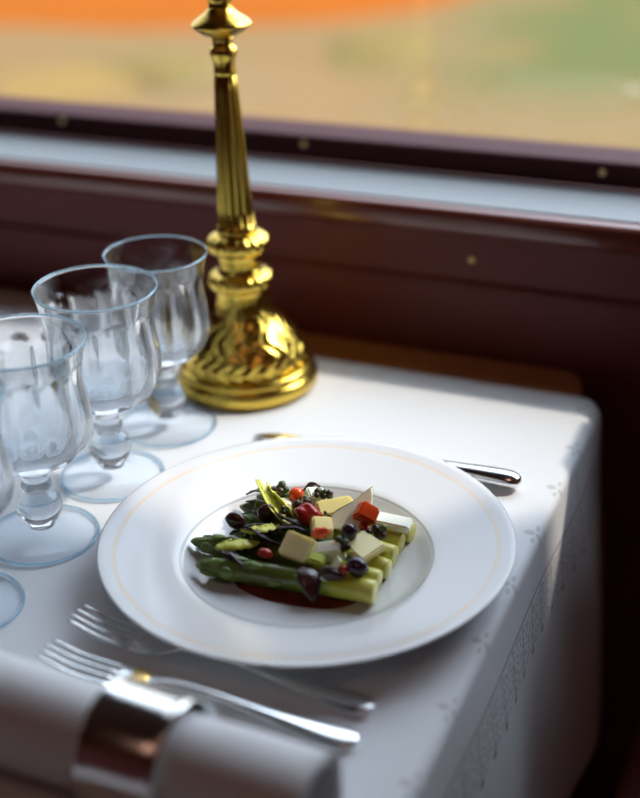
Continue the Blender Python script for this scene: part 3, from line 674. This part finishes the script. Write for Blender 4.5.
chunk('tomato_piece', 'bright orange tomato diamond near the right end of the salad', 'tomato', (0.0165, 0.0135, 0.0120), (0.0350, 0.0275, T + 0.0130), (0.7, 0.55, 0.25), 'tomato_orange', 5, 0.85, G_TO, 0.0015)
blob('tomato_piece', 'tiny red tomato bit in front of the lower olive', 'tomato', (0.0034, 0.0030, 0.0040), (0.0405, -0.0320, T + 0.0040), (0, 0, 0), 'tomato_red', 6, 0.1, G_TO)
blob('tomato_piece', 'pinkish red tomato scrap left of the dark cluster at right', 'tomato', (0.0050, 0.0034, 0.0028), (0.0365, 0.0200, T + 0.0060), (0, 0.3, -0.3), 'tomato_red', 7, 0.3, G_TO)
# olives and other dark bits
ol = blob('olive', 'upright dark purple olive in the middle of the salad', 'olive', (0.0058, 0.0056, 0.0072), (0.0305, 0.0040, T + 0.0105), (0.15, 0.1, 0), 'olive', 1, 0.04, G_OL)
blob('olive', 'larger dark purple olive lower right, over the front spear', 'olive', (0.0078, 0.0070, 0.0070), (0.0480, -0.0260, T + 0.0050), (0.2, 0.5, 0.2), 'olive', 2, 0.06, G_OL)
blob('olive', 'dull dark olive half beside the tiny red tomato bit', 'olive', (0.0085, 0.0055, 0.0055), (0.0330, -0.0345, T + 0.0010), (0.2, 0.1, 0.1), 'olive_brown', 3, 0.2, G_OL)
blob('olive', 'brown oval olive half at the left tips of the spears', 'olive', (0.0080, 0.0034, 0.0060), (-0.0545, 0.0000, T + 0.0040), (-0.3, 0.35, 0.1), 'olive_brown', 4, 0.08, G_OL)
blob('olive', 'brown upright olive half left of the yellow leaf', 'olive', (0.0065, 0.0034, 0.0072), (-0.0375, 0.0150, T + 0.0055), (-0.2, 0.5, 0.2), 'olive_brown', 5, 0.08, G_OL)
def cluster(label, loc, n, R, seed, material='cress', yel=True):
    rr = random.Random(seed); t = thing('cress_cluster', label, 'cress', loc, (0, 0, 0), G_CR)
    for i in range(n):
        a = rr.uniform(0, 2 * PI); q = R * math.sqrt(rr.random()) * 0.9; r_ = R * rr.uniform(0.32, 0.50)
        bm = bmesh.new(); bmesh.ops.create_icosphere(bm, subdivisions=2, radius=1.0)
        for v in bm.verts: v.co = v.co * r_ * (1 + 0.25 * noise.noise(v.co * 2 + Vector((seed, i, 0))))
        o = link('bud', bm, material if i % 3 or not yel else 'green_leaf', t); o.location = (q * math.cos(a), q * math.sin(a) * 0.8, rr.uniform(0.0, R * 1.1))
    bm = loft([(-R, 0, 0, 0.0005, 0.0005), (0, 0, 0.001, 0.0006, 0.0006), (R * 1.2, 0.001, 0, 0.0004, 0.0004)], 6); link('stem', bm, 'green_leaf', t)
    return t
cluster('dark cress cluster on the white cheese behind the yellow wedge', (-0.0035, 0.0400, T + 0.0120), 7, 0.0062, 11)
cluster('brown cress cluster right beside the round orange tomato ball', (-0.0150, 0.0270, T + 0.0080), 8, 0.0066, 12)
cluster('greenish brown cress cluster at the rear left of the salad', (-0.0390, 0.0440, T + 0.0040), 8, 0.0068, 13)
cluster('dark red cress cluster on the pale green cut spears at right', (0.0460, 0.0160, T + 0.0020), 9, 0.0070, 14, 'olive_brown')
cluster('small dark cress bit on the yellow leaf', (-0.0275, 0.0215, T + 0.0050), 5, 0.0042, 15)
cluster('tiny dark cress bit between the two yellow cheese pieces', (0.0090, 0.0165, T + 0.0120), 3, 0.0030, 16, 'olive_brown', False)
cluster('dark cress bits below the upright olive', (0.0320, -0.0110, T + 0.0075), 7, 0.0058, 17, 'olive_brown')
# leaves
leaf('salad_leaf', 'pale yellow frisee leaf standing at the rear left of the salad', 'leaf', [(-0.0580, 0.0450, T + 0.012), (-0.0480, 0.0350, T + 0.010), (-0.0330, 0.0190, T + 0.007), (-0.0170, 0.0050, T + 0.005), (-0.008, -0.004, T + 0.002)], 0.0058, 'yellow_leaf', G_LF, 0.5, 0.3, 'endive_rim', 0.35, 1)
leaf('salad_leaf', 'second yellow frisee blade crossing behind the brown olive half', 'leaf', [(-0.0520, 0.0490, T + 0.008), (-0.0420, 0.0370, T + 0.009), (-0.0270, 0.0260, T + 0.007), (-0.0180, 0.020, T + 0.003)], 0.0045, 'yellow_leaf', G_LF, 0.9, 0.3, 'endive_rim', 0.4, 2)
leaf('salad_leaf', 'yellow leaf lying over the third spear', 'leaf', [(-0.0460, -0.0050, T + 0.003), (-0.0370, -0.0060, T + 0.006), (-0.0270, 0.0000, T + 0.006), (-0.0200, 0.0050, T + 0.003)], 0.0085, 'yellow_leaf', G_LF, 0.3, -0.3, 'endive_rim', 0.4, 3)
leaf('salad_leaf', 'yellow-green bud leaf between the two front tips', 'leaf', [(-0.0560, -0.0250, T - 0.001), (-0.0480, -0.0260, T + 0.004), (-0.0380, -0.0220, T + 0.005), (-0.0280, -0.0170, T + 0.002)], 0.0098, 'yellow_leaf', G_LF, 0.35, -0.5, 'endive_rim', 0.25, 4)
leaf('salad_leaf', 'curved purple leaf in front of the brown cress cluster', 'leaf', [(-0.0310, 0.0180, T + 0.006), (-0.0230, 0.0085, T + 0.009), (-0.0150, 0.0050, T + 0.009), (-0.0070, 0.0050, T + 0.007)], 0.0036, 'purple_leaf', G_LF, 0.7, 0.4, None, 0.2, 5)
leaf('salad_leaf', 'long purple leaf above the yellow-green bud leaf', 'leaf', [(-0.0450, -0.0050, T + 0.003), (-0.0350, -0.0125, T + 0.008), (-0.0250, -0.0165, T + 0.006), (-0.0130, -0.0150, T + 0.002)], 0.0044, 'purple_leaf', G_LF, 0.6, 0.3, None, 0.3, 6)
leaf('salad_leaf', 'dark purple leaf tucked behind the square cheese slab', 'leaf', [(-0.0280, -0.0080, T + 0.002), (-0.0180, -0.0060, T + 0.008), (-0.0080, -0.0020, T + 0.009), (0.0000, 0.0030, T + 0.004)], 0.0060, 'purple_leaf', G_LF, 0.4, 0.3, None, 0.3, 7)
leaf('salad_leaf', 'grey-purple leaf on the left over the third spear tip', 'leaf', [(-0.0560, -0.0060, T - 0.004), (-0.0460, -0.0040, T + 0.002), (-0.0380, 0.0020, T + 0.003), (-0.0300, 0.0080, T + 0.001)], 0.0060, 'purple_leaf', G_LF, 0.5, 0.2, None, 0.3, 8)
leaf('salad_leaf', 'purple leaf draped over the front spear near its tip', 'leaf', [(-0.0480, -0.0350, T + 0.001), (-0.0400, -0.0360, T + 0.003), (-0.0300, -0.0400, T + 0.000), (-0.0220, -0.0460, T - 0.005)], 0.0050, 'purple_leaf', G_LF, 0.4, -0.3, None, 0.3, 9)
leaf('salad_leaf', 'dark leaf wrapped over the middle of the front spear', 'leaf', [(0.0120, -0.0320, T + 0.002), (0.0180, -0.0400, T + 0.003), (0.0230, -0.0470, T - 0.002), (0.0260, -0.0510, T - 0.012)], 0.0080, 'olive_brown', G_LF, 0.1, -0.15, None, 0.2, 10)
leaf('salad_leaf', 'small dark green leaf at the rear tips beside the yellow blade', 'leaf', [(-0.0660, 0.0420, T + 0.000), (-0.0590, 0.0440, T + 0.003), (-0.0510, 0.0440, T + 0.003), (-0.0440, 0.0420, T + 0.001)], 0.0052, 'green_leaf', G_LF, 0.4, 0.2, None, 0.2, 11)
leaf('salad_leaf', 'dark leaf sticking up behind the white cheese chunk', 'leaf', [(-0.0240, 0.0520, T + 0.004), (-0.0190, 0.0530, T + 0.010), (-0.0140, 0.0520, T + 0.013), (-0.0070, 0.0500, T + 0.010)], 0.0036, 'purple_leaf', G_LF, 0.7, 0.3, 'yellow_leaf', 0.2, 12)
# yellow petal scraps below the upright olive
pet = thing('flower_head', 'ragged yellow flower scrap below the upright olive', 'flower', (0.0355, -0.0135, T + 0.0055))
for i in range(9):
    a = 2 * PI * i / 9 + rnd.uniform(-.3, .3); L = rnd.uniform(0.004, 0.0065)
    bm = loft(interp([(0, 0, 0, 0.0006, 0.0004), (L * 0.5, 0, 0.0012, 0.0014, 0.0004), (L, 0, 0.0004, 0.0005, 0.0003)], 3), 8)
    o = link('petal', bm, 'crumb', pet); o.rotation_euler = (rnd.uniform(-.4, .4), rnd.uniform(-.5, .1), a)
